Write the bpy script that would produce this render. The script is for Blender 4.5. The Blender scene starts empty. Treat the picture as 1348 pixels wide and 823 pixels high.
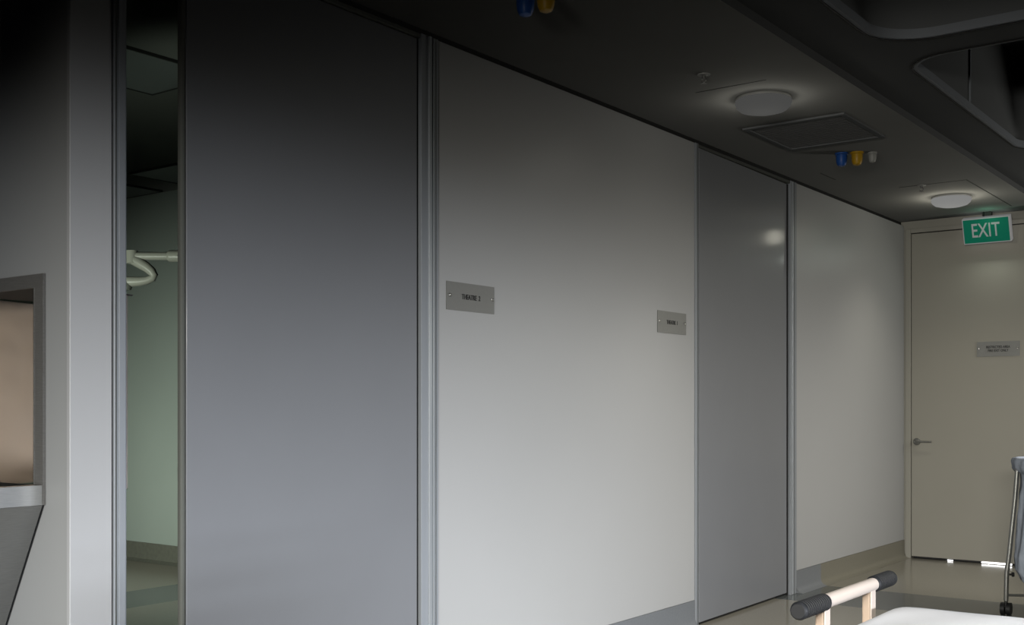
import bpy, bmesh, math
from mathutils import Vector, Matrix
R = math.radians
C = bpy.context.scene.collection
sc = bpy.context.scene

# ------------------------------------------------------------------ camera
cam = bpy.data.cameras.new('camera')
cam.sensor_width = 36.0
cam.lens = 1500.0 / 1348.0 * 36.0
cam.shift_y = (537 - 411.5) / 1348.0
cam.clip_start = 0.05
camo = bpy.data.objects.new('camera', cam); C.objects.link(camo)
camo.location = (0, 0, 1.25)
camo.rotation_euler = (R(90), 0, R(36.65))
sc.camera = camo

# ------------------------------------------------------------------ view
sc.view_settings.view_transform = 'Standard'
sc.view_settings.look = 'None'
sc.view_settings.gamma = 1.0
sc.view_settings.use_curve_mapping = False
sc.view_settings.exposure = 0.0
sc.cycles.diffuse_bounces = 0
sc.cycles.glossy_bounces = 3
sc.cycles.max_bounces = 6
sc.cycles.use_denoising = True
sc.cycles.sample_clamp_indirect = 3.0

w = bpy.data.worlds.new('world'); sc.world = w; w.use_nodes = True
w.node_tree.nodes['Background'].inputs[0].default_value = (0.75, 0.82, 1, 1)
w.node_tree.nodes['Background'].inputs[1].default_value = 0.004

def light(name, kind, loc, rot, energy, color, **kw):
    l = bpy.data.lights.new(name, kind); l.energy = energy; l.color = color
    for k, v in kw.items(): setattr(l, k, v)
    o = bpy.data.objects.new(name, l); C.objects.link(o)
    o.location = loc; o.rotation_euler = rot
    return o
# unseen fill added on the right hand side of the corridor (shines towards -X, downwards)
COOL_FILL = (0.87, 0.92, 1.0)
light('right_fill_near', 'AREA', (2.60, 2.6, 1.05), (0, R(90 - 13), 0), 38.5, COOL_FILL,
      shape='RECTANGLE', size=0.3, size_y=4.6, spread=R(52))
light('overhead_fill_far', 'AREA', (0.6, 6.9, 2.76), (0, R(90 - 34), 0), 13.5, (1.0, 0.98, 0.93),
      shape='RECTANGLE', size=0.15, size_y=4.6, spread=R(62))  # added to brighten the far left wall; no fitting hangs here
light('rear_fill', 'AREA', (-0.2, -1.3, 1.80), (R(90 - 18), 0, R(14)), 40, (1.0, 0.97, 0.88),
      shape='RECTANGLE', size=2.4, size_y=0.3, spread=R(60))  # unseen fill behind the camera, added for the end wall
light('bay_wall_fill', 'AREA', (-2.2, -1.3, 0.85), (R(90 - 15.5), 0, R(22)), 10.0, (0.92, 0.96, 1.0),
      shape='RECTANGLE', size=1.6, size_y=0.3, spread=R(76))  # extra fill added for the bay wall and sink
light('corridor_bounce_fill', 'POINT', (0.1, 8.9, 1.8), (0, 0, 0), 30, (1.0, 0.98, 0.9), shadow_soft_size=0.5)  # added lamp standing in for light bounced off the floor
light('sheet_fill_spot', 'SPOT', (-0.35, 2.3, 2.2), (0, 0, 0), 42, (0.93, 0.96, 1.0),
      spot_size=R(52), spot_blend=0.7, shadow_soft_size=0.25)  # invented spot that brightens the sheet, no lamp body

# ------------------------------------------------------------------ materials
def principled(name, col, rough=0.5, metal=0.0, ior=1.45, coat=0.0, coat_rough=0.1, spec=0.5):
    m = bpy.data.materials.new(name); m.use_nodes = True
    b = m.node_tree.nodes['Principled BSDF']
    b.inputs['Base Color'].default_value = (*col, 1)
    b.inputs['Roughness'].default_value = rough
    b.inputs['Metallic'].default_value = metal
    b.inputs['IOR'].default_value = ior
    b.inputs['Specular IOR Level'].default_value = spec
    b.inputs['Coat Weight'].default_value = coat
    b.inputs['Coat Roughness'].default_value = coat_rough
    return m
def noisy(m, scale=6.0, amount=0.06, bump=0.0, stretch=(1, 1, 1), bump_scale=60.0, detail=4):
    """procedural mottling of the base colour and a fine bump"""
    nt = m.node_tree; N = nt.nodes; L = nt.links
    b = N['Principled BSDF']; col = tuple(b.inputs['Base Color'].default_value)
    tc = N.new('ShaderNodeTexCoord'); mp = N.new('ShaderNodeMapping')
    mp.inputs['Scale'].default_value = stretch
    L.new(tc.outputs['Object'], mp.inputs['Vector'])
    n = N.new('ShaderNodeTexNoise'); n.inputs['Scale'].default_value = scale; n.inputs['Detail'].default_value = detail
    L.new(mp.outputs[0], n.inputs['Vector'])
    r = N.new('ShaderNodeValToRGB')
    r.color_ramp.elements[0].position = 0.3; r.color_ramp.elements[1].position = 0.7
    r.color_ramp.elements[0].color = tuple(c * (1 - amount) for c in col[:3]) + (1,)
    r.color_ramp.elements[1].color = tuple(min(1, c * (1 + amount)) for c in col[:3]) + (1,)
    L.new(n.outputs['Fac'], r.inputs[0]); L.new(r.outputs[0], b.inputs['Base Color'])
    if bump:
        n2 = N.new('ShaderNodeTexNoise'); n2.inputs['Scale'].default_value = bump_scale; n2.inputs['Detail'].default_value = 2
        L.new(mp.outputs[0], n2.inputs['Vector'])
        bp = N.new('ShaderNodeBump'); bp.inputs['Strength'].default_value = bump; bp.inputs['Distance'].default_value = 0.002
        L.new(n2.outputs['Fac'], bp.inputs['Height']); L.new(bp.outputs[0], b.inputs['Normal'])
    return m
def emissive(name, col, strength, base=(0.8, 0.8, 0.8), spec=0.5):
    m = principled(name, base, 0.6, spec=spec)
    b = m.node_tree.nodes['Principled BSDF']
    b.inputs['Emission Color'].default_value = (*col, 1)
    b.inputs['Emission Strength'].default_value = strength
    return m

M = {}
M['wall'] = noisy(principled('wall_laminate', (0.645, 0.645, 0.64), 0.38), 1.5, 0.012)
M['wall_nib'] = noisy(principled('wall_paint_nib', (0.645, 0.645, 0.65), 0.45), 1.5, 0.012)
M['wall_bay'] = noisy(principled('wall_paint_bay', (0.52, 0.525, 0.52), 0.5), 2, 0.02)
M['wall_end'] = noisy(principled('wall_paint_end', (0.58, 0.56, 0.49), 0.45), 2, 0.015)
M['door_grey'] = noisy(principled('grey_door_laminate', (0.312, 0.320, 0.342), 0.42, coat=0.35, coat_rough=0.12), 3, 0.015)
M['door_end'] = noisy(principled('cream_door_laminate', (0.58, 0.555, 0.48), 0.4), 3, 0.012)
M['alu'] = noisy(principled('anodised_aluminium', (0.42, 0.445, 0.48), 0.42, 0.08), 40, 0.03, stretch=(1, 1, 0.05))
M['alu_bright'] = principled('polished_aluminium', (0.72, 0.76, 0.80), 0.3, 0.5)
M['grille'] = principled('grey_grille', (0.27, 0.27, 0.27), 0.7, spec=0.1)
M['gap'] = principled('dark_gap', (0.025, 0.025, 0.025), 0.9)
M['seal'] = principled('soft_brush_seal', (0.17, 0.175, 0.155), 0.9)
M['gasket'] = principled('grey_gasket', (0.12, 0.125, 0.115), 0.8)
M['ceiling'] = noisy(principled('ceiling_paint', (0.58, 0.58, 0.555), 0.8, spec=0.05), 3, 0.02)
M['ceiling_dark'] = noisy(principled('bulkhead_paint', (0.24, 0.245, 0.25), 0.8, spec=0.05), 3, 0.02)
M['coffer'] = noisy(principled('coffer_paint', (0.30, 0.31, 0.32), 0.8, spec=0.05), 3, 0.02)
M['lip'] = principled('pale_blue_grey_lip', (0.46, 0.49, 0.54), 0.6, spec=0.2)
M['frame_steel'] = noisy(principled('frame_steel', (0.26, 0.25, 0.235), 0.42, 0.25), 30, 0.08, stretch=(1, 1, 12))
M['steel'] = noisy(principled('brushed_steel', (0.52, 0.52, 0.51), 0.28, 1.0), 30, 0.06, stretch=(1, 1, 12))
M['steel_dull'] = noisy(principled('dull_steel', (0.30, 0.30, 0.29), 0.5, 0.75), 30, 0.06, stretch=(1, 1, 12))
M['steel_dark'] = principled('shadowed_steel_soffit', (0.10, 0.095, 0.085), 0.5, 0.3)  # shade of the niche top put into the steel colour
M['chrome'] = noisy(principled('satin_chrome', (0.30, 0.30, 0.28), 0.30, 0.75), 20, 0.05)
M['white_plastic'] = principled('white_plastic', (0.70, 0.70, 0.67), 0.35)
M['lamp_body'] = principled('lamp_arm_enamel', (0.56, 0.56, 0.48), 0.3)
M['lamp_grey'] = principled('lamp_head_grey', (0.20, 0.21, 0.18), 0.4)
M['theatre'] = noisy(principled('theatre_wall_green', (0.42, 0.50, 0.43), 0.55), 2, 0.02)
M['theatre_ceiling'] = noisy(principled('theatre_ceiling', (0.40, 0.43, 0.38), 0.8, spec=0.1), 3, 0.03)
M['troffer'] = principled('dark_prismatic_panel', (0.22, 0.25, 0.24), 0.5)
M['sign'] = noisy(principled('sign_plate', (0.34, 0.34, 0.325), 0.42, 0.25), 60, 0.02)
M['ink'] = principled('dark_lettering', (0.03, 0.03, 0.03), 0.5)
M['screw'] = principled('screw_chrome', (0.7, 0.7, 0.68), 0.2, 1.0)
M['lamp1'] = emissive('lamp_diffuser_dim', (1, 1, 0.97), 0.06, (0.02, 0.02, 0.02), 0.0)
M['lamp2'] = emissive('lamp_diffuser', (1, 1, 0.98), 0.21, (0.02, 0.02, 0.02), 0.0)
M['exit_green'] = emissive('exit_green', (0.0, 0.62, 0.36), 0.085, (0.0, 0.16, 0.10))
M['exit_white'] = emissive('exit_white', (1, 1, 1), 0.12, (0.45, 0.45, 0.45))
M['blue'] = principled('blue_plastic', (0.03, 0.13, 0.50), 0.4)
M['yellow'] = principled('yellow_plastic', (0.70, 0.40, 0.02), 0.4)
M['grey_plastic'] = principled('pale_grey_plastic', (0.5, 0.5, 0.47), 0.4)
M['black'] = principled('black_plastic', (0.012, 0.012, 0.013), 0.5)
M['grip'] = principled('black_rubber_grip', (0.012, 0.013, 0.016), 0.6)
M['beige'] = principled('beige_powder_coat', (0.74, 0.64, 0.57), 0.4)
M['post'] = principled('shaded_beige_coat', (0.60, 0.46, 0.36), 0.45)  # shade on the post's near face put into the coat colour
M['daylight_strip'] = emissive('daylight_outside', (1, 1, 1), 3.0)

# brushed steel splashback: warm reflection put into the base colour, bump makes it wavy
m = principled('reflection_tinted_steel', (0.50, 0.445, 0.395), 0.36, 0.8)
nt = m.node_tree; b = nt.nodes['Principled BSDF']
tc = nt.nodes.new('ShaderNodeTexCoord'); n = nt.nodes.new('ShaderNodeTexNoise'); n.inputs['Scale'].default_value = 5
bp = nt.nodes.new('ShaderNodeBump'); bp.inputs['Strength'].default_value = 0.2; bp.inputs['Distance'].default_value = 0.03
nt.links.new(tc.outputs['Object'], n.inputs['Vector']); nt.links.new(n.outputs['Fac'], bp.inputs['Height'])
nt.links.new(bp.outputs[0], b.inputs['Normal'])
M['splash'] = m

# sheet and laundry bag cloth
def cloth(name, col, scale=3.0, strength=0.4):
    m = principled(name, col, 0.9)
    nt = m.node_tree; b = nt.nodes['Principled BSDF']
    tc = nt.nodes.new('ShaderNodeTexCoord'); n = nt.nodes.new('ShaderNodeTexNoise')
    n.inputs['Scale'].default_value = scale; n.inputs['Detail'].default_value = 5
    bp = nt.nodes.new('ShaderNodeBump'); bp.inputs['Strength'].default_value = strength; bp.inputs['Distance'].default_value = 0.02
    nt.links.new(tc.outputs['Object'], n.inputs['Vector']); nt.links.new(n.outputs['Fac'], bp.inputs['Height'])
    nt.links.new(bp.outputs[0], b.inputs['Normal'])
    return m
M['sheet'] = cloth('white_sheet', (0.80, 0.80, 0.82), 4, 0.25)
M['mattress'] = cloth('mattress_cover', (0.55, 0.57, 0.62), 10, 0.1)
M['bag'] = cloth('blue_grey_bag_cloth', (0.66, 0.73, 0.86), 9, 0.6)

# sheet vinyl with flecks; bands of a darker sheet are laid as blocks along Y
def vinyl(name, bands, base, dark, rough=0.16, axis='Y'):
    m = principled(name, base, rough, coat=0.0)
    nt = m.node_tree; N = nt.nodes; L = nt.links; b = N['Principled BSDF']
    tc = N.new('ShaderNodeTexCoord'); sp = N.new('ShaderNodeSeparateXYZ'); L.new(tc.outputs['Object'], sp.inputs[0])
    acc = None
    for (y0, y1, k) in bands:
        a = N.new('ShaderNodeMath'); a.operation = 'GREATER_THAN'
        c = N.new('ShaderNodeMath'); c.operation = 'LESS_THAN'
        s = N.new('ShaderNodeMath'); s.operation = 'MULTIPLY_ADD'      # slanted band: y + k x
        s.inputs[1].default_value = k
        L.new(sp.outputs['X' if axis == 'Y' else 'Y'], s.inputs[0]); L.new(sp.outputs[axis], s.inputs[2])
        a.inputs[1].default_value = y0; c.inputs[1].default_value = y1
        L.new(s.outputs[0], a.inputs[0]); L.new(s.outputs[0], c.inputs[0])
        mu = N.new('ShaderNodeMath'); mu.operation = 'MULTIPLY'
        L.new(a.outputs[0], mu.inputs[0]); L.new(c.outputs[0], mu.inputs[1])
        if acc is None: acc = mu
        else:
            mx = N.new('ShaderNodeMath'); mx.operation = 'MAXIMUM'
            L.new(acc.outputs[0], mx.inputs[0]); L.new(mu.outputs[0], mx.inputs[1]); acc = mx
    mix = N.new('ShaderNodeMix'); mix.data_type = 'RGBA'
    mix.inputs[6].default_value = (*base, 1); mix.inputs[7].default_value = (*dark, 1)
    L.new(acc.outputs[0], mix.inputs[0])
    n = N.new('ShaderNodeTexNoise'); n.inputs['Scale'].default_value = 90; n.inputs['Detail'].default_value = 3
    L.new(tc.outputs['Object'], n.inputs['Vector'])
    mr = N.new('ShaderNodeMapRange'); mr.inputs[3].default_value = 0.88; mr.inputs[4].default_value = 1.12
    L.new(n.outputs['Fac'], mr.inputs[0])
    mul = N.new('ShaderNodeMix'); mul.data_type = 'RGBA'; mul.blend_type = 'MULTIPLY'; mul.inputs[0].default_value = 1
    L.new(mix.outputs[2], mul.inputs[6]); L.new(mr.outputs[0], mul.inputs[7])
    L.new(mul.outputs[2], b.inputs['Base Color'])
    return m
VB, VD = (0.45, 0.42, 0.345), (0.17, 0.185, 0.18)
M['floor'] = vinyl('sheet_vinyl', [(7.02, 7.74, 0.0)], VB, VD)
M['skirting'] = vinyl('skirting_vinyl', [(-9, 7.74, 0.0)], (0.29, 0.27, 0.21), (0.27, 0.285, 0.305), 0.35)
M['floor_theatre'] = vinyl('theatre_vinyl', [(-6.72, -6.16, 0.0)], (0.46, 0.44, 0.34), (0.20, 0.23, 0.21), 0.2, 'X')
M['skirting_theatre'] = noisy(principled('theatre_skirting', (0.17, 0.18, 0.14), 0.4), 30, 0.1)

# ------------------------------------------------------------------ mesh helpers
class MB:
    def __init__(s): s.bm = bmesh.new()
    def box(s, x0, x1, y0, y1, z0, z1, bev=0.0, seg=2):
        g = bmesh.ops.create_cube(s.bm, size=1.0, matrix=Matrix.Translation(((x0+x1)/2, (y0+y1)/2, (z0+z1)/2)) @ Matrix.Diagonal((x1-x0, y1-y0, z1-z0, 1)))
        if bev:
            es = set()
            for v in g['verts']: es.update(v.link_edges)
            bmesh.ops.bevel(s.bm, geom=list(es), offset=bev, segments=seg, affect='EDGES', profile=0.5)
        return s
    def cyl(s, a, b, r0, r1=None, n=24, caps=True):
        a, b = Vector(a), Vector(b); d = b - a
        q = Vector((0, 0, 1)).rotation_difference(d.normalized())
        mt = Matrix.Translation((a+b)/2) @ q.to_matrix().to_4x4()
        bmesh.ops.create_cone(s.bm, cap_ends=caps, cap_tris=False, segments=n, radius1=r0, radius2=r0 if r1 is None else r1, depth=d.length, matrix=mt)
        return s
    def lathe(s, c, prof, axis=(0, 0, 1), n=32):
        c = Vector(c); q = Vector((0, 0, 1)).rotation_difference(Vector(axis).normalized())
        rings = []
        for r, z in prof:
            rings.append([s.bm.verts.new(c + q @ Vector((max(r, 1e-5)*math.cos(2*math.pi*i/n), max(r, 1e-5)*math.sin(2*math.pi*i/n), z))) for i in range(n)])
        for a, b in zip(rings, rings[1:]):
            for i in range(n): s.bm.faces.new((a[i], a[(i+1) % n], b[(i+1) % n], b[i]))
        s.bm.faces.new(rings[0][::-1]); s.bm.faces.new(rings[-1])
        return s
    def tube(s, pts, r, n=12, closed=False):
        pts = [Vector(p) for p in pts]; rad = r if isinstance(r, (list, tuple)) else [r]*len(pts)
        up = None; rings = []; m = len(pts)
        for i, p in enumerate(pts):
            if closed: t = pts[(i+1) % m] - pts[i-1]
            else: t = pts[min(i+1, m-1)] - pts[max(i-1, 0)]
            t.normalize()
            if up is None:
                up = Vector((0, 0, 1)) if abs(t.z) < 0.9 else Vector((1, 0, 0))
            sd = t.cross(up).normalized(); up = sd.cross(t).normalized()
            rings.append([s.bm.verts.new(p + rad[i]*(sd*math.cos(2*math.pi*k/n) + up*math.sin(2*math.pi*k/n))) for k in range(n)])
        pr = list(zip(rings, rings[1:])) + ([(rings[-1], rings[0])] if closed else [])
        for a, b in pr:
            for k in range(n): s.bm.faces.new((a[k], a[(k+1) % n], b[(k+1) % n], b[k]))
        if not closed: s.bm.faces.new(rings[0][::-1]); s.bm.faces.new(rings[-1])
        return s
    def prism(s, poly, d):
        """closed polygon (3D points) extruded by vector d"""
        d = Vector(d); a = [s.bm.verts.new(Vector(p)) for p in poly]; b = [s.bm.verts.new(Vector(p) + d) for p in poly]
        n = len(poly)
        s.bm.faces.new(a); s.bm.faces.new(b[::-1])
        for i in range(n): s.bm.faces.new((a[i], b[i], b[(i+1) % n], a[(i+1) % n]))
        return s
    def build(s, name, mat, parent=None, smooth=False, origin=None):
        bmesh.ops.recalc_face_normals(s.bm, faces=s.bm.faces)
        me = bpy.data.meshes.new(name); s.bm.to_mesh(me); s.bm.free()
        me.materials.append(mat)
        if smooth:
            for p in me.polygons: p.use_smooth = True
            try: me.set_sharp_from_angle(angle=R(35))
            except Exception: pass
        o = bpy.data.objects.new(name, me); C.objects.link(o)
        if parent is not None: attach(o, parent)
        return o
def attach(o, parent):
    o.parent = parent
    pm = Matrix.Translation(parent.location) @ parent.rotation_euler.to_matrix().to_4x4() if parent.parent is None else parent_world(parent)
    o.matrix_parent_inverse = pm.inverted()
def parent_world(p):
    if p.parent is None: return Matrix.Translation(p.location) @ p.rotation_euler.to_matrix().to_4x4()
    return parent_world(p.parent) @ p.matrix_parent_inverse @ (Matrix.Translation(p.location) @ p.rotation_euler.to_matrix().to_4x4())
def struct(o, label=None):
    o['kind'] = 'structure'
    if label: o['label'] = label
    return o
def thing(name, loc, label, cat, group=None):
    o = bpy.data.objects.new(name, None); C.objects.link(o); o.location = loc; o.empty_display_size = 0.1
    return tag(o, label, cat, group)
def tag(o, label, cat, group=None):
    o['label'] = label; o['category'] = cat; o['kind'] = 'thing'
    if group: o['group'] = group
    return o
def rounded_rect(x0, x1, y0, y1, r, n=10):
    pts = []
    for cx, cy, a0 in ((x1-r, y1-r, 0), (x0+r, y1-r, 90), (x0+r, y0+r, 180), (x1-r, y0+r, 270)):
        for i in range(n+1):
            a = R(a0 + 90*i/n); pts.append((cx + r*math.cos(a), cy + r*math.sin(a)))
    return pts
def filled(name, loops, thick, mat, z, parent=None):
    """a flat slab in XY with holes, from a filled 2D curve, turned into a mesh"""
    cu = bpy.data.curves.new(name, 'CURVE'); cu.dimensions = '2D'; cu.fill_mode = 'BOTH'; cu.extrude = thick/2
    for lp in loops:
        sp = cu.splines.new('POLY'); sp.points.add(len(lp)-1); sp.use_cyclic_u = True
        for p, q in zip(sp.points, lp): p.co = (q[0], q[1], 0, 1)
    return curve_to_mesh(name, cu, mat, Matrix.Translation((0, 0, z)), parent)
def curve_to_mesh(name, cu, mat, mtx, parent=None):
    t = bpy.data.objects.new('tmp', cu); C.objects.link(t)
    dg = bpy.context.evaluated_depsgraph_get()
    me = bpy.data.meshes.new_from_object(t.evaluated_get(dg)); bpy.data.objects.remove(t)
    me.transform(mtx); me.name = name; me.materials.clear(); me.materials.append(mat)
    o = bpy.data.objects.new(name, me); C.objects.link(o)
    if parent is not None: attach(o, parent)
    return o
def lettering(name, txt, size, mtx, mat, parent, xs=1.0, bold=0.0, spacing=1.0, depth=0.0006):
    cu = bpy.data.curves.new(name, 'FONT'); cu.body = txt; cu.size = size
    cu.align_x = 'CENTER'; cu.align_y = 'CENTER'; cu.extrude = depth; cu.offset = bold; cu.space_character = spacing
    cu.space_line = 1.05
    return curve_to_mesh(name, cu, mat, mtx @ Matrix.Diagonal((xs, 1, 1, 1)), parent)

# ================================================================== SETTING
XW = -3.05           # corridor face of the left wall
ZC = 2.80            # ceiling over the left strip
ZP = 2.766           # top of wall panels (shadow gap above)
YE = 9.58            # end wall
# floors
struct(MB().box(-3.20, 3.0, -1.6, 9.66, -0.10, 0).build('floor', M['floor']))
struct(MB().box(-9.2, -3.20, 2.02, 5.9, -0.10, 0).build('floor_theatre', M['floor_theatre']))
struct(MB().box(-6.0, -3.20, -1.6, 2.02, -0.10, 0).build('floor_scrub_bay', M['floor']))
# ceilings
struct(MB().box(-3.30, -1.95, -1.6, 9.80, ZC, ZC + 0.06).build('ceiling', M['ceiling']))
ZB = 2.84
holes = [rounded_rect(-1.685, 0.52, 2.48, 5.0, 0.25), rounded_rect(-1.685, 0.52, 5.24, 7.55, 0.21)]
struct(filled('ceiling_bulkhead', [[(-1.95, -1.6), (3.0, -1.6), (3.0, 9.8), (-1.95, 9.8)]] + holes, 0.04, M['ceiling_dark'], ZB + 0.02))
struct(MB().box(-1.97, -1.9485, -1.6, 9.575, ZC + 0.0008, ZB - 0.0005).build('trim_bulkhead_step', M['ceiling_dark']))
for k, (x0, x1, y0, y1, r) in enumerate(((-1.685, 0.52, 2.48, 5.0, 0.25), (-1.685, 0.52, 5.24, 7.55, 0.21))):
    # coffer walls going up, a lid and a metal lip round the opening
    outer = rounded_rect(x0 - 0.012, x1 + 0.012, y0 - 0.012, y1 + 0.012, r + 0.012)
    inner = rounded_rect(x0, x1, y0, y1, r)
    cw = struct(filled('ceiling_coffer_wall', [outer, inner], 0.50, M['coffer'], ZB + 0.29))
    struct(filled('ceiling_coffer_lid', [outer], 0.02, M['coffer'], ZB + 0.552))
    lo = rounded_rect(x0 + 0.003, x1 - 0.003, y0 + 0.003, y1 - 0.003, r - 0.003)
    li = rounded_rect(x0 + 0.020, x1 - 0.020, y0 + 0.020, y1 - 0.020, r - 0.02)
    struct(filled('trim_coffer_lip', [lo, li], 0.04, M['lip'], ZB + 0.018))
    struct(filled('trim_coffer_gasket', [rounded_rect(x0 - 0.006, x1 + 0.006, y0 - 0.006, y1 + 0.006, r + 0.006), lo], 0.006, M['gap'], ZB - 0.002))
struct(MB().box(-1.684, -1.676, 6.373, 6.387, ZB + 0.04, ZB + 0.535).build('trim_coffer_joint', M['lip']))
# shadow gap along the top of the left wall
struct(MB().box(-3.16, -3.075, 2.10, YE, ZP - 0.002, ZC - 0.001).build('trim_shadow_gap', M['gap']))

# left wall panels
def panel(name, y0, y1, z0, z1, mat=M['wall']):
    return struct(MB().box(-3.17, XW, y0, y1, z0, z1, 0.002, 1).build(name, mat))
panel('wall_left', 3.585, 5.845, 0.15, ZP)
panel('wall_left_far', 7.305, YE - 0.002, 0.15, ZP)
# nib beside the scrub bay (its end) and the bay's back wall facing the camera
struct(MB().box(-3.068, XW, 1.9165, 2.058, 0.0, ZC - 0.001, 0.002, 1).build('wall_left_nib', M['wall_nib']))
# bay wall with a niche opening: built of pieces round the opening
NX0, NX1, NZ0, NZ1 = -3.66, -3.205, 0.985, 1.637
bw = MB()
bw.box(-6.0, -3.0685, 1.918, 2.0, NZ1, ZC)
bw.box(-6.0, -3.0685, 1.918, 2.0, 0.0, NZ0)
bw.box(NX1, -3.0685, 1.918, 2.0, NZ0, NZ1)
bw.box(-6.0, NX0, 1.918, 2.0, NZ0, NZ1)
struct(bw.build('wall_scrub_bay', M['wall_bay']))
struct(MB().box(-6.0, -3.2, -1.6, 1.918, ZC, ZC + 0.06).build('ceiling_scrub_bay', M['ceiling']))

# skirting with a coved foot
def coved(y0, y1, name, mat):
    prof = [(XW - 0.02, 0.15), (XW + 0.004, 0.15), (XW + 0.004, 0.045), (XW + 0.010, 0.025), (XW + 0.022, 0.011), (XW + 0.045, 0.003), (XW + 0.05, 0.0005), (XW - 0.02, 0.0005)]
    return struct(MB().prism([(x, y0, z) for x, z in prof], (0, y1 - y0, 0)).build(name, mat, smooth=True))
coved(3.585, 5.845, 'baseboard_left', M['skirting'])
coved(7.305, YE, 'baseboard_left_far', M['skirting'])

# ---------------- sliding doors in the left wall
def jamb(name, y0, y1, strips, mat=M['alu'], x1=XW + 0.006):
    o = struct(MB().box(-3.19, x1, y0, y1, 0, ZP, 0.0015, 1).build(name, mat))
    for (a, b2, mm, d) in strips:
        p = struct(MB().box(x1 - 0.002, x1 + d, a, b2, 0.002, ZP - 0.002, min(0.001, d*0.4), 1).build('bead', mm, o))
    return o
jamb('trim_door_jamb_nib', 2.062, 2.105, [(2.066, 2.070, M['gasket'], 0.0012), (2.076, 2.099, M['alu'], 0.004)])
jamb('trim_door_jamb_near', 3.478, 3.583, [(3.519, 3.535, M['alu_bright'], 0.008), (3.549, 3.555, M['alu_bright'], 0.003), (3.566, 3.570, M['gasket'], 0.001)])
jamb('trim_door_jamb_left', 5.847, 5.885, [(5.872, 5.878, M['gasket'], 0.001)])
jamb('trim_door_jamb_far', 7.205, 7.303, [(7.235, 7.241, M['alu_bright'], 0.004), (7.262, 7.268, M['gasket'], 0.001)])
# head track over each door
struct(MB().box(-3.17, XW + 0.004, 2.107, 3.476, 2.746, ZP - 0.001, 0.003, 1).build('trim_door_head_near', M['gasket']))
struct(MB().box(-3.17, XW + 0.004, 5.887, 7.203, 2.746, ZP - 0.001, 0.003, 1).build('trim_door_head_far', M['gasket']))

def leaf(name, y0, y1, z0, z1, rot=0.0):
    d = bpy.data.objects.new(name, None); C.objects.link(d); d.location = (XW - 0.02, (y0+y1)/2, 0); struct(d)
    MB().box(XW - 0.044, XW - 0.004, y0, y1, z0, z1, 0.0015, 1).build('door_panel', M['door_grey'], d)
    MB().box(XW - 0.050, XW - 0.012, y0 + 0.02, y1 - 0.01, 0.004, z0 - 0.001).build('bottom_seal', M['black'], d)
    d.rotation_euler.z = rot
    return d
d1 = leaf('door_1', 2.336, 3.462, 0.016, 2.742)
struct(MB().box(-3.10, -3.062, 3.4650, 3.4775, 0.002, 2.742).build('trim_door_gap_near', M['gap']))
# soft edge seal on the leading edge of the open leaf
MB().box(XW - 0.028, XW - 0.006, 2.316, 2.335, 0.016, 2.742, 0.006, 3).build('edge_seal', M['seal'], d1, smooth=True)
d2 = leaf('door_2', 5.892, 7.186, 0.016, 2.742, R(1.0))
struct(MB().box(-3.10, -3.062, 7.190, 7.204, 0.002, 2.742).build('trim_door_gap_far', M['gap']))

# ---------------- end wall with its door
EX0 = -2.99
ew = MB()
ew.box(-3.17, EX0 - 0.022, YE, 9.70, 0, ZC)
ew.box(EX0 - 0.022, -1.9485, YE, 9.70, 2.735, ZC)
ew.box(-1.9485, -1.575, YE, 9.70, 2.735, ZB - 0.001)
ew.box(-1.5755, 3.0, YE, 9.70, 0, ZB - 0.001)
struct(ew.build('wall_end', M['wall_end']))
fr = MB().box(EX0 - 0.045, EX0 - 0.004, YE - 0.012, 9.66, 0, 2.735, 0.002, 1)
fr.box(-1.615, -1.575, YE - 0.012, 9.66, 0, 2.735, 0.002, 1)
fr.box(EX0 - 0.004, -1.615, YE - 0.012, 9.66, 2.70, 2.735, 0.002, 1)
struct(fr.build('trim_end_door_frame', M['wall_end']))
d3 = bpy.data.objects.new('door_3', None); C.objects.link(d3); d3.location = (-2.3, YE + 0.01, 0); struct(d3)
MB().box(EX0, -1.620, YE + 0.002, YE + 0.045, 0.018, 2.694, 0.002, 1).build('door_panel', M['door_end'], d3)
# lever handle
hx, hz = -2.945, 0.970
h = MB().lathe((hx, YE + 0.002, hz), [(0.030, 0), (0.030, 0.007), (0.026, 0.010), (0.011, 0.012), (0.011, 0.045), (0.009, 0.048)], (0, -1, 0), 28)
ho = h.build('door_handle', M['chrome'], d3, smooth=True)
lv = MB().tube([(hx, YE - 0.044, hz), (hx + 0.02, YE - 0.050, hz), (hx + 0.05, YE - 0.052, hz + 0.001), (hx + 0.13, YE - 0.050, hz + 0.001)], [0.010, 0.010, 0.008, 0.007], 12)
lv.build('lever', M['chrome'], ho, smooth=True)
MB().box(EX0 + 0.02, -1.64, YE + 0.004, YE + 0.03, 0.006, 0.017).build('bottom_seal', M['black'], d3)
# daylight shows under the door where the seal ends
struct(MB().box(-2.435, -2.205, YE + 0.0, YE + 0.004, 0.004, 0.017, 0.0015, 1).build('trim_door_daylight', M['daylight_strip']))
struct(MB().box(-2.70, -2.655, YE + 0.0, YE + 0.004, 0.003, 0.011, 0.001, 1).build('trim_door_daylight_small', M['daylight_strip']))
# the rest of the corridor, right and rear walls
struct(MB().box(3.0, 3.1, -1.6, 9.7, 0, ZB).build('wall_right', M['wall']))
struct(MB().box(-6.0, 3.1, -1.7, -1.6, 0, ZB).build('wall_rear', M['wall_end']))
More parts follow.
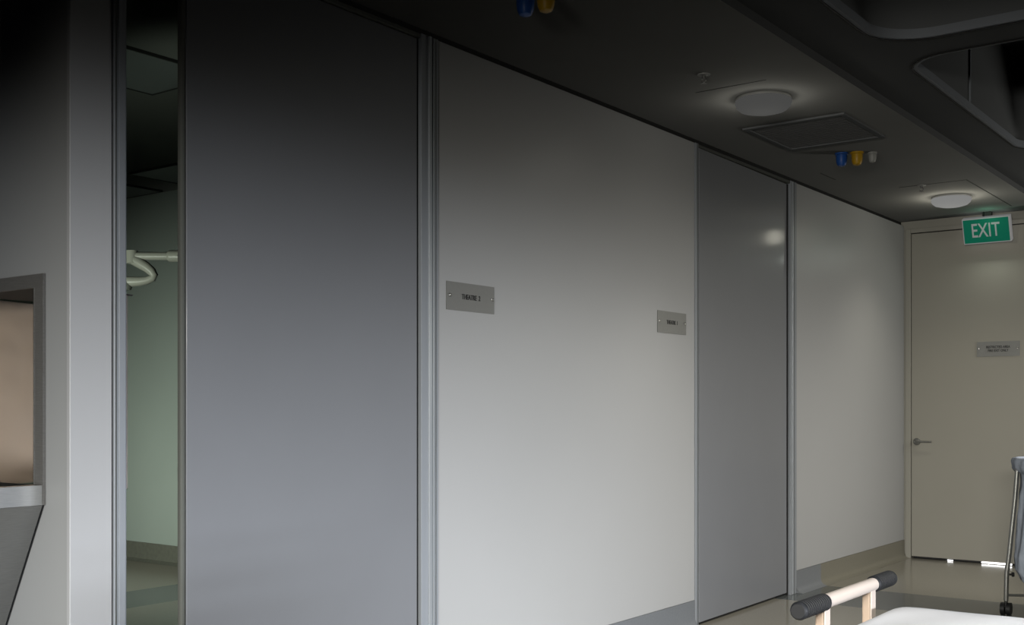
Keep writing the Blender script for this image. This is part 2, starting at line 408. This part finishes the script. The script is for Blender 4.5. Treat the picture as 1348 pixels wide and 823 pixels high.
# panel joints in the ceiling near the end
jb = MB().box(-2.148, -2.140, 8.05, 9.30, ZC - 0.0015, ZC + 0.001)
struct(jb.build('trim_ceiling_joint', M['gasket']))
struct(MB().box(-2.60, -2.148, 8.05, 8.058, ZC - 0.0015, ZC + 0.001).build('trim_ceiling_joint_cross', M['gasket']))
struct(MB().box(-2.86, -2.852, 7.25, 7.52, ZC - 0.0015, ZC + 0.001).build('trim_ceiling_joint_short', M['gasket']))
struct(MB().box(-2.62, -2.25, 5.03, 5.036, ZC - 0.0015, ZC + 0.001).build('trim_ceiling_joint_mid', M['gasket']))
struct(MB().box(-2.02, -1.97, 9.34, 9.58, 2.70, ZC - 0.0005, 0.002, 1).build('trim_end_return', M['wall_end']))

# ---------------- operating theatre beyond the open door
struct(MB().box(-9.2, -3.2, 5.68, 5.80, 0.15, 3.10).build('wall_theatre_back', M['theatre']))
struct(MB().box(-9.3, -9.2, 2.0, 5.8, 0, 3.10).build('wall_theatre_side', M['theatre']))
struct(MB().box(-9.2, -6.0, 1.95, 2.02, 0, 3.10).build('wall_theatre_near', M['theatre']))
struct(MB().box(-9.2, -3.2, 1.95, 5.80, 2.985, 3.05).build('ceiling_theatre', M['theatre_ceiling']))
sk = [(5.69, 0.15), (5.672, 0.15), (5.672, 0.05), (5.66, 0.02), (5.62, 0.0008), (5.69, 0.0008)]
struct(MB().prism([(-9.2, y, z) for y, z in sk], (6.0, 0, 0)).build('baseboard_theatre', M['skirting_theatre']))
struct(MB().box(-3.30, -3.20, 2.0, 5.8, 2.78, 2.99).build('wall_theatre_header', M['theatre']))
struct(MB().box(-3.175, -3.171, 3.6, 5.8, 0, 2.99).build('wall_theatre_inner', M['theatre']))
light('theatre_wall_fill', 'AREA', (-7.2, 2.3, 0.95), (R(82), 0, R(0)), 14.5, (0.96, 1.0, 0.93), shape='RECTANGLE', size=1.8, size_y=0.3, spread=R(84))  # hidden fill added for the theatre back wall
light('theatre_arm_fill', 'SPOT', (-4.2, 2.45, 1.6), (R(112), 0, R(16)), 10, (0.9, 1.0, 0.88), shadow_soft_size=0.15, spot_size=R(80), spot_blend=0.6)  # hidden spot added to brighten the operating light arm

# ================================================================== THINGS
# ---------------- wall name plates
def plate(name, label, origin, right, normal, txt, size, xs=0.9):
    """origin = lower left corner, right/normal unit vectors of the wall"""
    W, H = 0.324, 0.119
    rt, nm, up = Vector(right), Vector(normal), Vector((0, 0, 1)); o0 = Vector(origin)
    t = thing(name, tuple(o0), label, 'sign')
    def corner(a, b, c): return o0 + rt*a + up*b + nm*c
    ch = 0.0012
    m = MB()
    base = [corner(0, 0, 0.001), corner(W, 0, 0.001), corner(W, H, 0.001), corner(0, H, 0.001)]
    m.prism(base, nm*0.003)
    m.build('plate', M['sign'], t)
    for a in (0.017, W - 0.017):
        MB().lathe(corner(a, H*0.52, 0.0042), [(0.0075, 0), (0.0075, 0.003), (0.006, 0.006), (0.003, 0.0072)], nm, 20).build('screw', M['screw'], t, smooth=True)
    mt = Matrix((( *rt,), ( *up,), ( *nm,))).transposed().to_4x4()
    mt.translation = corner(W*0.5, H*0.5, 0.0050)
    lettering('lettering', txt, size, mt, M['ink'], t, xs, 0.0006)
    return t
plate('name_plate', 'large grey THEATRE 2 name plate with two chrome screws on the white panel', (XW, 3.639, 1.660), (0, 1, 0), (1, 0, 0), 'THEATRE  2', 0.030, 0.80)
plate('name_plate', 'grey THEATRE 1 name plate on the white panel beside the farther grey door', (XW, 5.414, 1.660), (0, 1, 0), (1, 0, 0), 'THEATRE  1', 0.030, 0.80)
p = plate('warning_plate', 'grey RESTRICTED AREA FIRE EXIT ONLY plate on the cream end door', (-2.470, YE + 0.002, 1.660), (1, 0, 0), (0, -1, 0), 'RESTRICTED AREA\nFIRE EXIT ONLY', 0.027, 0.80)

# ---------------- exit sign, tilted down from the ceiling
ex = thing('exit_sign', (-2.365, 9.47, 2.66), 'green illuminated EXIT sign in a white box above the end door', 'sign')
W2, H2 = 0.180, 0.104
T = Matrix.Translation((-2.365, 9.448, 2.650)) @ Matrix.Rotation(R(-21), 4, 'X').inverted()
def xf(mb): bmesh.ops.transform(mb.bm, matrix=T, verts=mb.bm.verts); return mb
xf(MB().box(-W2, W2, 0.002, 0.062, -H2, H2, 0.006, 2)).build('housing', M['exit_white'], ex)
xf(MB().box(-W2 + 0.010, W2 - 0.010, -0.002, 0.0025, -H2 + 0.010, H2 - 0.010)).build('green_panel', M['exit_green'], ex)
mt = T @ Matrix.Translation((0.0, -0.0035, 0.0)) @ Matrix.Rotation(R(90), 4, 'X')
lettering('lettering', 'EXIT', 0.158, mt @ Matrix.Translation((-0.005, 0, 0)), M['exit_white'], ex, 0.66, 0.0012, 1.02, 0.001)
MB().box(-2.40, -2.33, 9.46, 9.50, 2.735, 2.799, 0.003, 1).build('bracket', M['gasket'], ex)
MB().cyl((-2.385, 9.452, 2.72), (-2.385, 9.452, 2.799), 0.004).build('mounting_rod', M['black'], ex)
light('exit_sign_glow', 'AREA', (-2.33, 9.44, 2.54), (R(-38), 0, 0), 0.55, (0.92, 1.0, 0.90), shape='RECTANGLE', size=0.2, size_y=0.03)
light('exit_sign_green_glow', 'POINT', (-2.33, 9.33, 2.70), (0, 0, 0), 0.09, (0.3, 1.0, 0.65), shadow_soft_size=0.03)

# ---------------- round ceiling lights
def ceiling_lamp(x, y, mat, label, energy, col, glow, cone, glow2):
    t = thing('ceiling_light', (x, y, ZC), label, 'ceiling light', 'round corridor ceiling lights')
    MB().lathe((x, y, ZC - 0.001), [(0.136, 0), (0.138, 0.006), (0.136, 0.012), (0.130, 0.014)], (0, 0, -1), 48).build('rim', M['white_plastic'], t, smooth=True)
    MB().lathe((x, y, ZC - 0.0145), [(0.138, 0), (0.140, 0.010), (0.134, 0.030), (0.115, 0.047), (0.075, 0.058), (0.0, 0.062)], (0, 0, -1), 48).build('diffuser', mat, t, smooth=True)
    l = light('ceiling_light_beam', 'SPOT', (x, y, ZC - 0.10), (0, 0, 0), energy, col, spot_size=R(cone), spot_blend=0.9, shadow_soft_size=0.12)
    g = light('ceiling_light_halo', 'AREA', (x, y, ZC - 0.085), (R(180), 0, 0), glow, col, shape='DISK', size=0.42)
    light('ceiling_light_glow', 'POINT', (x, y, ZC - 0.18), (0, 0, 0), glow2, col, shadow_soft_size=0.06)
    return t
ceiling_lamp(-2.392, 5.32, M['lamp1'], 'round white ceiling light nearer the camera, beside the square vent', 20.0, (1.0, 0.97, 0.88), 0.05, 84, 0.42)
ceiling_lamp(-2.405, 8.63, M['lamp2'], 'round glowing ceiling light at the far end, near the exit sign', 15.0, (1.0, 0.95, 0.80), 0.22, 118, 0.85)

# ---------------- square ceiling vent
v = thing('ceiling_vent', (-2.45, 6.145, ZC), 'square dark return air vent with a pale frame in the ceiling', 'vent')
x0, x1, y0, y1 = -2.745, -2.165, 5.825, 6.465
m = MB()
for a in ((x0, x1, y0, y0 + 0.03), (x0, x1, y1 - 0.03, y1), (x0, x0 + 0.03, y0 + 0.03, y1 - 0.03), (x1 - 0.03, x1, y0 + 0.03, y1 - 0.03)):
    m.box(a[0], a[1], a[2], a[3], ZC - 0.012, ZC - 0.0005, 0.002, 1)
m.build('frame', M['coffer'], v)
m = MB()
for k in range(20):
    yy = y0 + 0.045 + k*0.029
    m.box(x0 + 0.03, x1 - 0.03, yy - 0.008, yy + 0.008, ZC - 0.007, ZC - 0.004)
m.build('grille', M['grille'], v)
MB().box(x0 + 0.03, x1 - 0.03, y0 + 0.03, y1 - 0.03, ZC - 0.0025, ZC - 0.0008).build('backing', M['gap'], v)

# ---------------- gas outlets on the ceiling
def outlet(x, y, mat, label, small=False):
    t = thing('gas_outlet', (x, y, ZC), label, 'gas outlet', 'medical gas outlets on the ceiling')
    s = 0.72 if small else 1.0
    MB().lathe((x, y, ZC - 0.0005), [(0.040*s, 0), (0.040*s, 0.010), (0.037*s, 0.012)], (0, 0, -1), 28).build('collar', mat, t, smooth=True)
    MB().lathe((x, y, ZC - 0.013), [(0.034*s, 0), (0.034*s, 0.020*s), (0.031*s, 0.045*s), (0.024*s, 0.062*s), (0.012*s, 0.068*s)], (0, 0, -1), 28).build('socket', mat, t, smooth=True)
    return t
outlet(-2.530, 6.760, M['blue'], 'blue gas outlet on the ceiling beyond the square vent')
outlet(-2.445, 6.790, M['yellow'], 'yellow gas outlet on the ceiling beyond the square vent')
outlet(-2.372, 6.850, M['grey_plastic'], 'pale grey small outlet beside the far yellow gas outlet', True)
outlet(-2.512, 3.46, M['blue'], 'blue gas outlet at the top edge above the white panel')
outlet(-2.425, 3.47, M['yellow'], 'yellow gas outlet at the top edge, right of the nearer blue one')

# ---------------- sprinklers
def sprinkler(x, y, label):
    t = thing('sprinkler', (x, y, ZC), label, 'sprinkler', 'ceiling sprinklers')
    MB().lathe((x, y, ZC - 0.0005), [(0.030, 0), (0.029, 0.004), (0.012, 0.006)], (0, 0, -1), 24).build('escutcheon', M['white_plastic'], t, smooth=True)
    m = MB().lathe((x, y, ZC - 0.007), [(0.009, 0), (0.009, 0.012), (0.005, 0.014)], (0, 0, -1), 12)
    m.tube([(x - 0.008, y, ZC - 0.019), (x - 0.013, y, ZC - 0.030), (x, y, ZC - 0.042), (x + 0.013, y, ZC - 0.030), (x + 0.008, y, ZC - 0.019)], 0.0022, 8)
    m.lathe((x, y, ZC - 0.042), [(0.016, 0), (0.016, 0.002)], (0, 0, -1), 16)
    m.build('head', M['steel_dull'], t, smooth=True)
sprinkler(-2.445, 4.78, 'small ceiling sprinkler left of the nearer round light')
sprinkler(-2.449, 8.07, 'tiny ceiling sprinkler just left of the far round light')

# ---------------- theatre ceiling panels
def troffer(x0, x1, y0, y1, label):
    t = thing('ceiling_panel_light', ((x0+x1)/2, (y0+y1)/2, 2.985), label, 'ceiling light', 'unlit ceiling panels in the theatre')
    m = MB()
    for a in ((x0, x1, y0, y0 + 0.009), (x0, x1, y1 - 0.009, y1), (x0, x0 + 0.009, y0 + 0.009, y1 - 0.009), (x1 - 0.009, x1, y0 + 0.009, y1 - 0.009)):
        m.box(a[0], a[1], a[2], a[3], 2.968, 2.9845)
    m.build('frame', M['gasket'], t)
    MB().box(x0 + 0.009, x1 - 0.009, y0 + 0.009, y1 - 0.009, 2.972, 2.980).build('panel', M['troffer'], t)
troffer(-5.33, -4.73, 3.25, 3.85, 'dark square ceiling panel high in the door gap, nearest')
troffer(-7.28, -6.68, 5.05, 5.58, 'dark ceiling panel at the right of the door gap near the back wall')
troffer(-8.25, -7.65, 5.05, 5.62, 'dark ceiling panel at the left of the door gap near the back wall')

# ---------------- operating light on its arm, seen through the door gap
sl = thing('operating_light', (-3.80, 3.66, 2.985), 'pale operating light arm with curved yoke seen through the open door gap', 'operating light')
MB().lathe((-3.80, 3.66, 2.9845), [(0.12, 0), (0.12, 0.02), (0.05, 0.06), (0.04, 0.08)], (0, 0, -1), 32).build('ceiling_flange', M['lamp_body'], sl, smooth=True)
MB().cyl((-3.80, 3.66, 2.91), (-3.80, 3.66, 1.97), 0.035).build('mast', M['lamp_body'], sl, smooth=True)
AZ = 1.943
MB().lathe((-3.80, 3.66, 1.86), [(0.045, 0), (0.05, 0.01), (0.05, 0.13), (0.045, 0.14)], (0, 0, 1), 28).build('mast_joint', M['lamp_body'], sl, smooth=True)
MB().tube([(-3.84, 3.628, AZ), (-4.28, 3.298, AZ), (-4.495, 3.137, AZ)], 0.0185, 20).build('arm', M['lamp_body'], sl, smooth=True)
MB().lathe((-4.365, 3.234, AZ), [(0.020, 0), (0.0255, 0.006), (0.0265, 0.012), (0.0265, 0.18)], (0.8, 0.6, 0), 24).build('arm_collar', M['lamp_body'], sl, smooth=True)
MB().cyl((-4.497, 3.136, AZ - 0.034), (-4.497, 3.136, AZ + 0.024), 0.028).build('knuckle', M['lamp_body'], sl, smooth=True)
yk = [(-4.492, 3.140, 1.928), (-4.468, 3.157, 1.912), (-4.443, 3.176, 1.893), (-4.423, 3.190, 1.872), (-4.415, 3.197, 1.855), (-4.420, 3.193, 1.842), (-4.440, 3.178, 1.832), (-4.468, 3.158, 1.827), (-4.500, 3.133, 1.826), (-4.53, 3.11, 1.826)]
MB().tube(yk, [0.025, 0.025, 0.023, 0.021, 0.018, 0.017, 0.018, 0.021, 0.024, 0.024], 16).build('yoke', M['lamp_body'], sl, smooth=True)
MB().lathe((-4.515, 3.123, 1.800), [(0.018, -0.012), (0.024, 0), (0.026, 0.022), (0.020, 0.034)], (0, 0, 1), 20).build('pivot', M['lamp_grey'], sl, smooth=True)
MB().lathe((-4.74, 2.96, 1.815), [(0.0, 0.055), (0.10, 0.05), (0.18, 0.03), (0.215, 0.0), (0.215, -0.02), (0.20, -0.03), (0.0, -0.03)], (0, 0, 1), 48).build('lamp_head', M['lamp_body'], sl, smooth=True)

# ---------------- scrub sink in the wall niche
sk = thing('scrub_sink', (-3.44, 1.9, 0.95), 'stainless steel scrub sink with framed niche and tapered basin at the left edge', 'sink')
FX0, FX1, FZ1 = -3.70, -3.179, 1.655
yf0, yf1 = 1.908, 1.9175
m = MB()
m.prism([(FX1, yf1, FZ1), (FX1, yf1, 0.957), (FX1 - 0.047, yf1, 0.957), (FX1 - 0.047, yf1, FZ1 - 0.041)], (0, yf0 - yf1, 0))
m.build('frame_side', M['frame_steel'], sk)
m = MB()
m.prism([(FX1 - 0.0005, yf1, FZ1), (FX1 - 0.0475, yf1, FZ1 - 0.041), (FX0 + 0.047, yf1, FZ1 - 0.041), (FX0, yf1, FZ1)], (0, yf0 - yf1, 0))
m.build('frame_top', M['frame_steel'], sk)
MB().prism([(FX0, yf1, FZ1), (FX0, yf1, 0.957), (FX0 + 0.0465, yf1, 0.957), (FX0 + 0.0465, yf1, FZ1 - 0.0415)], (0, yf0 - yf1, 0)).build('frame_side', M['frame_steel'], sk)
# bright return lip round the opening
MB().box(FX1 - 0.0495, FX1 - 0.0475, 1.906, 1.93, 1.0, FZ1 - 0.042).build('return_lip', M['screw'], sk)
# niche lining
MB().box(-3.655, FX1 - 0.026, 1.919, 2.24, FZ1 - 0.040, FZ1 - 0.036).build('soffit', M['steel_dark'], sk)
MB().prism([(-3.655, 1.935, 0.990), (-3.729, 2.211, 0.990), (-3.724, 2.213, 0.990), (-3.650, 1.937, 0.990)], (0, 0, 0.622)).build('splashback', M['splash'], sk)
MB().box(-3.728, FX1 - 0.026, 2.214, 2.220, 0.987, FZ1 - 0.041).build('niche_back', M['splash'], sk)
MB().box(FX1 - 0.030, FX1 - 0.026, 1.935, 2.213, 0.987, FZ1 - 0.041).build('niche_end', M['steel'], sk)
MB().box(-3.72, FX1 - 0.031, 1.935, 2.213, 0.9815, 0.9845).build('niche_floor', M['steel_dull'], sk)
# basin
bx0, bx1, by0, by1 = -3.75, -3.181, 1.50, 1.9075
rimt, rimb = 1.017, 0.957
m = MB()
bm = m.bm
def ring(x0, x1, y0, y1, z): return [bm.verts.new((x, y, z)) for x, y in ((x0, y0), (x1, y0), (x1, y1), (x0, y1))]
A = ring(bx0, bx1, by0, by1, rimb); B = ring(bx0, bx1, by0, by1, rimt)
Cc = ring(bx0 + 0.03, bx1 - 0.046, by0 + 0.03, by1 - 0.004, rimt); D = ring(bx0 + 0.03, bx1 - 0.046, by0 + 0.03, by1 - 0.004, rimb)
for p_, q_ in ((A, B), (B, Cc), (Cc, D), (D, A)):
    for i in range(4): bm.faces.new((p_[i], p_[(i+1) % 4], q_[(i+1) % 4], q_[i]))
m.build('basin_rim', M['steel'], sk)
m = MB(); bm = m.bm
A = ring(bx0 + 0.002, bx1 - 0.0005, by0 + 0.002, by1, rimb - 0.001); B = ring(bx0 + 0.2, bx1 - 0.290, by0 + 0.22, by1, 0.42)
Cc = ring(bx0 + 0.205, bx1 - 0.295, by0 + 0.225, by1 - 0.005, 0.43); D = ring(bx0 + 0.031, bx1 - 0.047, by0 + 0.031, by1 - 0.005, rimb - 0.001)
for p_, q_ in ((A, B), (Cc, D), (D, A)):
    for i in range(4): bm.faces.new((p_[i], p_[(i+1) % 4], q_[(i+1) % 4], q_[i]))
bm.faces.new(B); bm.faces.new(Cc)
m.build('basin', M['steel_dull'], sk)

# ---------------- patient trolley
st = thing('patient_trolley', (0.1, 2.235, 0), 'beige hospital trolley with black rubber grips on its push handle, lower right', 'hospital trolley')
bxx, bz = -0.872, 0.856
hb = MB().tube([(bxx, 2.120, bz), (bxx, 2.232, bz), (bxx, 2.515, bz), (bxx, 2.62, bz)], [0.0125, 0.0145, 0.0145, 0.0125], 20).build('push_handle', M['beige'], st, smooth=True)
for (ya, yb) in ((2.098, 2.234), (2.520, 2.640)):
    m = MB(); prof = [(0.014, 0), (0.0170, 0.003)]
    L_ = yb - ya; n_ = 13
    for i in range(n_):
        z = 0.006 + (L_ - 0.012)*i/n_
        prof += [(0.0182, z), (0.0182, z + (L_ - 0.012)/n_*0.55), (0.0166, z + (L_ - 0.012)/n_*0.65), (0.0166, z + (L_ - 0.012)/n_*0.9)]
    prof += [(0.0175, L_ - 0.004), (0.014, L_)]
    m.lathe((bxx, ya, bz), prof, (0, 1, 0), 24).build('grip', M['grip'], hb, smooth=True)
for y in (2.226, 2.496):
    MB().box(bxx - 0.011, bxx + 0.007, y - 0.014, y + 0.014, 0.55, bz - 0.006, 0.003, 2).build('handle_post', M['post'], st)
    MB().box(bxx + 0.0072, bxx + 0.0105, y - 0.014, y + 0.014, 0.55, bz - 0.008, 0.001, 1).build('post_lit_side', M['beige'], st)  # paler strip painted as the lit side of the post
fr = MB()
fr.box(-0.86, 1.06, 1.93, 1.97, 0.66, 0.70, 0.005, 2); fr.box(-0.86, 1.06, 2.50, 2.54, 0.66, 0.70, 0.005, 2)
for x in (-0.86, -0.1, 0.55, 1.02): fr.box(x, x + 0.04, 1.965, 2.505, 0.662, 0.698, 0.003, 1)
fr.build('top_frame', M['beige'], st)
MB().box(-0.82, 1.04, 1.92, 2.55, 0.701, 0.712, 0.003, 1).build('platform', M['white_plastic'], st)
for x in (-0.35, 0.55): MB().cyl((x, 2.235, 0.26), (x, 2.235, 0.665), 0.055, n=28).build('lift_column', M['steel_dull'], st, smooth=True)
bs = MB()
bs.box(-0.72, 0.95, 2.10, 2.37, 0.19, 0.26, 0.02, 3); bs.box(-0.74, -0.66, 1.95, 2.52, 0.19, 0.25, 0.012, 2); bs.box(0.88, 0.96, 1.95, 2.52, 0.19, 0.25, 0.012, 2)
bs.build('base', M['beige'], st, smooth=True)
def caster(x, y, r, parent, name='caster', top=None, turned=False):
    m = MB()
    for s in (-1, 1):
        if turned: m.cyl((x + s*r*0.12, y, r), (x + s*r*0.75, y, r), r*0.999, n=28)
        else: m.cyl((x, y + s*r*0.22, r), (x, y + s*r*0.62, r), r*0.999, n=28)
    o = m.build(name, M['black'], parent, smooth=True)
    f = MB().box(x - r*0.5, x + r*0.5, y - r*0.2, y + r*0.2, r, r*1.9, r*0.08, 2)
    f.cyl((x, y, r*1.8), (x, y, top or r*2.4), r*0.25, n=12)
    f.build('fork', M['black'], o, smooth=True)
    return o
for x in (-0.70, 0.92):
    for y in (1.98, 2.49): caster(x, y, 0.075, st, 'caster', 0.191)
MB().box(-0.815, 1.035, 1.925, 2.545, 0.713, 0.792, 0.025, 4).build('mattress', M['mattress'], st, smooth=True)

# sheet over the mattress: a rounded, softly creased cover
def soft_sheet(name, x0, x1, y0, y1, z0, z1, r, mat):
    bm = bmesh.new(); NXs, NYs = 72, 30
    import random; random.seed(3)
    top = {}
    def hgt(x, y):
        # rounds over towards the borders
        dx = min(x - x0, x1 - x); dy = min(y - y0, y1 - y)
        def edge(d): return 0 if d >= r else r - math.sqrt(max(0, r*r - (r-d)**2))
        e = math.hypot(edge(max(dx, 0)), edge(max(dy, 0)))
        wv = 0.0022*math.sin(9*x + 2*math.sin(5*y)) + 0.0016*math.sin(14*y + 3*x) + 0.0012*math.sin(31*x - 17*y)
        return z1 - min(e, r) + wv*min(1, min(dx, dy)/0.05)
    def warp(x, y):
        # rounded plan corners
        rc = 0.07
        cx = x0 + rc if x < x0 + rc else (x1 - rc if x > x1 - rc else None)
        cy = y0 + rc if y < y0 + rc else (y1 - rc if y > y1 - rc else None)
        if cx is not None and cy is not None:
            u, v = (x - cx)/rc, (y - cy)/rc
            a, b_ = u*math.sqrt(max(0, 1 - v*v/2)), v*math.sqrt(max(0, 1 - u*u/2))
            return cx + a*rc, cy + b_*rc
        return x, y
    def spread(i, n, a, b_):
        t = i/n; t = 0.5 - 0.5*math.cos(math.pi*t)
        return a + (b_-a)*t
    for i in range(NXs+1):
        for j in range(NYs+1):
            x, y = spread(i, NXs, x0, x1), spread(j, NYs, y0, y1)
            z = hgt(x, y); X, Y = warp(x, y)
            top[i, j] = bm.verts.new((X, Y, z))
    for i in range(NXs):
        for j in range(NYs): bm.faces.new((top[i, j], top[i+1, j], top[i+1, j+1], top[i, j+1]))
    border = [(i, 0) for i in range(NXs)] + [(NXs, j) for j in range(NYs)] + [(i, NYs) for i in range(NXs, 0, -1)] + [(0, j) for j in range(NYs, 0, -1)]
    low = {}
    for k, b_ in enumerate(border):
        c = top[b_].co; low[b_] = bm.verts.new((c.x + 0.002*math.sin(k*0.9), c.y + 0.003*math.sin(k*0.7), z0))
    for k in range(len(border)):
        a, b_ = border[k], border[(k+1) % len(border)]
        bm.faces.new((top[b_], top[a], low[a], low[b_]))
    bmesh.ops.recalc_face_normals(bm, faces=bm.faces)
    me = bpy.data.meshes.new(name); bm.to_mesh(me); bm.free(); me.materials.append(mat)
    for p_ in me.polygons: p_.use_smooth = True
    o = bpy.data.objects.new(name, me); C.objects.link(o); return o
sh = soft_sheet('bed_sheet', -0.835, 1.055, 1.905, 2.565, 0.718, 0.810, 0.022, M['sheet'])
tag(sh, 'smooth white sheet tucked over the trolley mattress in the lower right corner', 'sheet')

# ---------------- laundry trolley with hanging bag
lt = thing('laundry_trolley', (-1.40, 7.46, 0), 'chrome framed laundry trolley on black castors by the end door', 'laundry trolley')
cx, cy = -1.40, 7.46
hoop = [(cx + 0.285*math.cos(a), cy + 0.285*math.sin(a), 0.925) for a in [2*math.pi*i/48 for i in range(48)]]
MB().tube(hoop, 0.011, 12, True).build('hoop', M['chrome'], lt, smooth=True)
angs = [math.atan2(7.325 - cy, -1.655 - cx) + k*math.pi/2 for k in range(4)]
for k, a in enumerate(angs):
    c, s_ = math.cos(a), math.sin(a)
    def q(r, z): return (cx + r*c, cy + r*s_, z)
    MB().tube([q(0.288, 0.925), q(0.290, 0.86), q(0.302, 0.70), q(0.317, 0.549), q(0.336, 0.36), q(0.350, 0.25), q(0.353, 0.085)], 0.0138, 14).build('leg', M['chrome'], lt, smooth=True)
    caster(cx + 0.353*c, cy + 0.353*s_, 0.038, lt, 'castor', 0.095, True)
    MB().lathe(q(0.334, 0.245), [(0.006, 0), (0.006, 0.012), (0.014, 0.014), (0.014, 0.026)], (-c, -s_, 0), 14).build('knob', M['black'], lt, smooth=True)
low = [(cx + 0.352*math.cos(a), cy + 0.352*math.sin(a), 0.12) for a in angs]
m = MB(); m.tube([low[0], low[2]], 0.008, 10); m.tube([(p_[0], p_[1], p_[2] + 0.017) for p_ in (low[1], low[3])], 0.008, 10)
m.build('base_brace', M['chrome'], lt, smooth=True)
# bag: gathered over the hoop, billowing below
bm = bmesh.new(); NA = 96
prof = [(0.268, 0.905), (0.272, 0.935), (0.286, 0.950), (0.306, 0.945), (0.312, 0.925), (0.306, 0.885), (0.288, 0.862), (0.262, 0.850), (0.256, 0.80), (0.262, 0.72), (0.268, 0.60), (0.276, 0.45), (0.290, 0.35), (0.288, 0.27), (0.262, 0.205), (0.20, 0.168), (0.10, 0.152), (0.001, 0.150)]
rings = []
for k, (r, z) in enumerate(prof):
    row = []
    for i in range(NA):
        a = 2*math.pi*i/NA
        amp = 0.006 if k < 8 else 0.009*min(1, r/0.25)
        f = amp*math.sin(17*a + 0.5*k) + 0.5*amp*math.sin(29*a + 1.3*k) + (0.008*math.sin(3*a + z*7) if 8 <= k < 15 else 0)
        rr = max(r + f - (0.004 if k > 2 else 0), 0.001)
        row.append(bm.verts.new((cx + rr*math.cos(a), cy + rr*math.sin(a), z + (0.006*math.sin(11*a) if k in (5, 6) else 0))))
    rings.append(row)
for a_, b_ in zip(rings, rings[1:]):
    for i in range(NA): bm.faces.new((a_[i], a_[(i+1) % NA], b_[(i+1) % NA], b_[i]))
bmesh.ops.recalc_face_normals(bm, faces=bm.faces)
me = bpy.data.meshes.new('laundry_bag'); bm.to_mesh(me); bm.free(); me.materials.append(M['bag'])
for p_ in me.polygons: p_.use_smooth = True
bag = bpy.data.objects.new('laundry_bag', me); C.objects.link(bag)
tag(bag, 'blue grey cloth laundry bag hanging in the chrome trolley at the right edge', 'laundry bag')
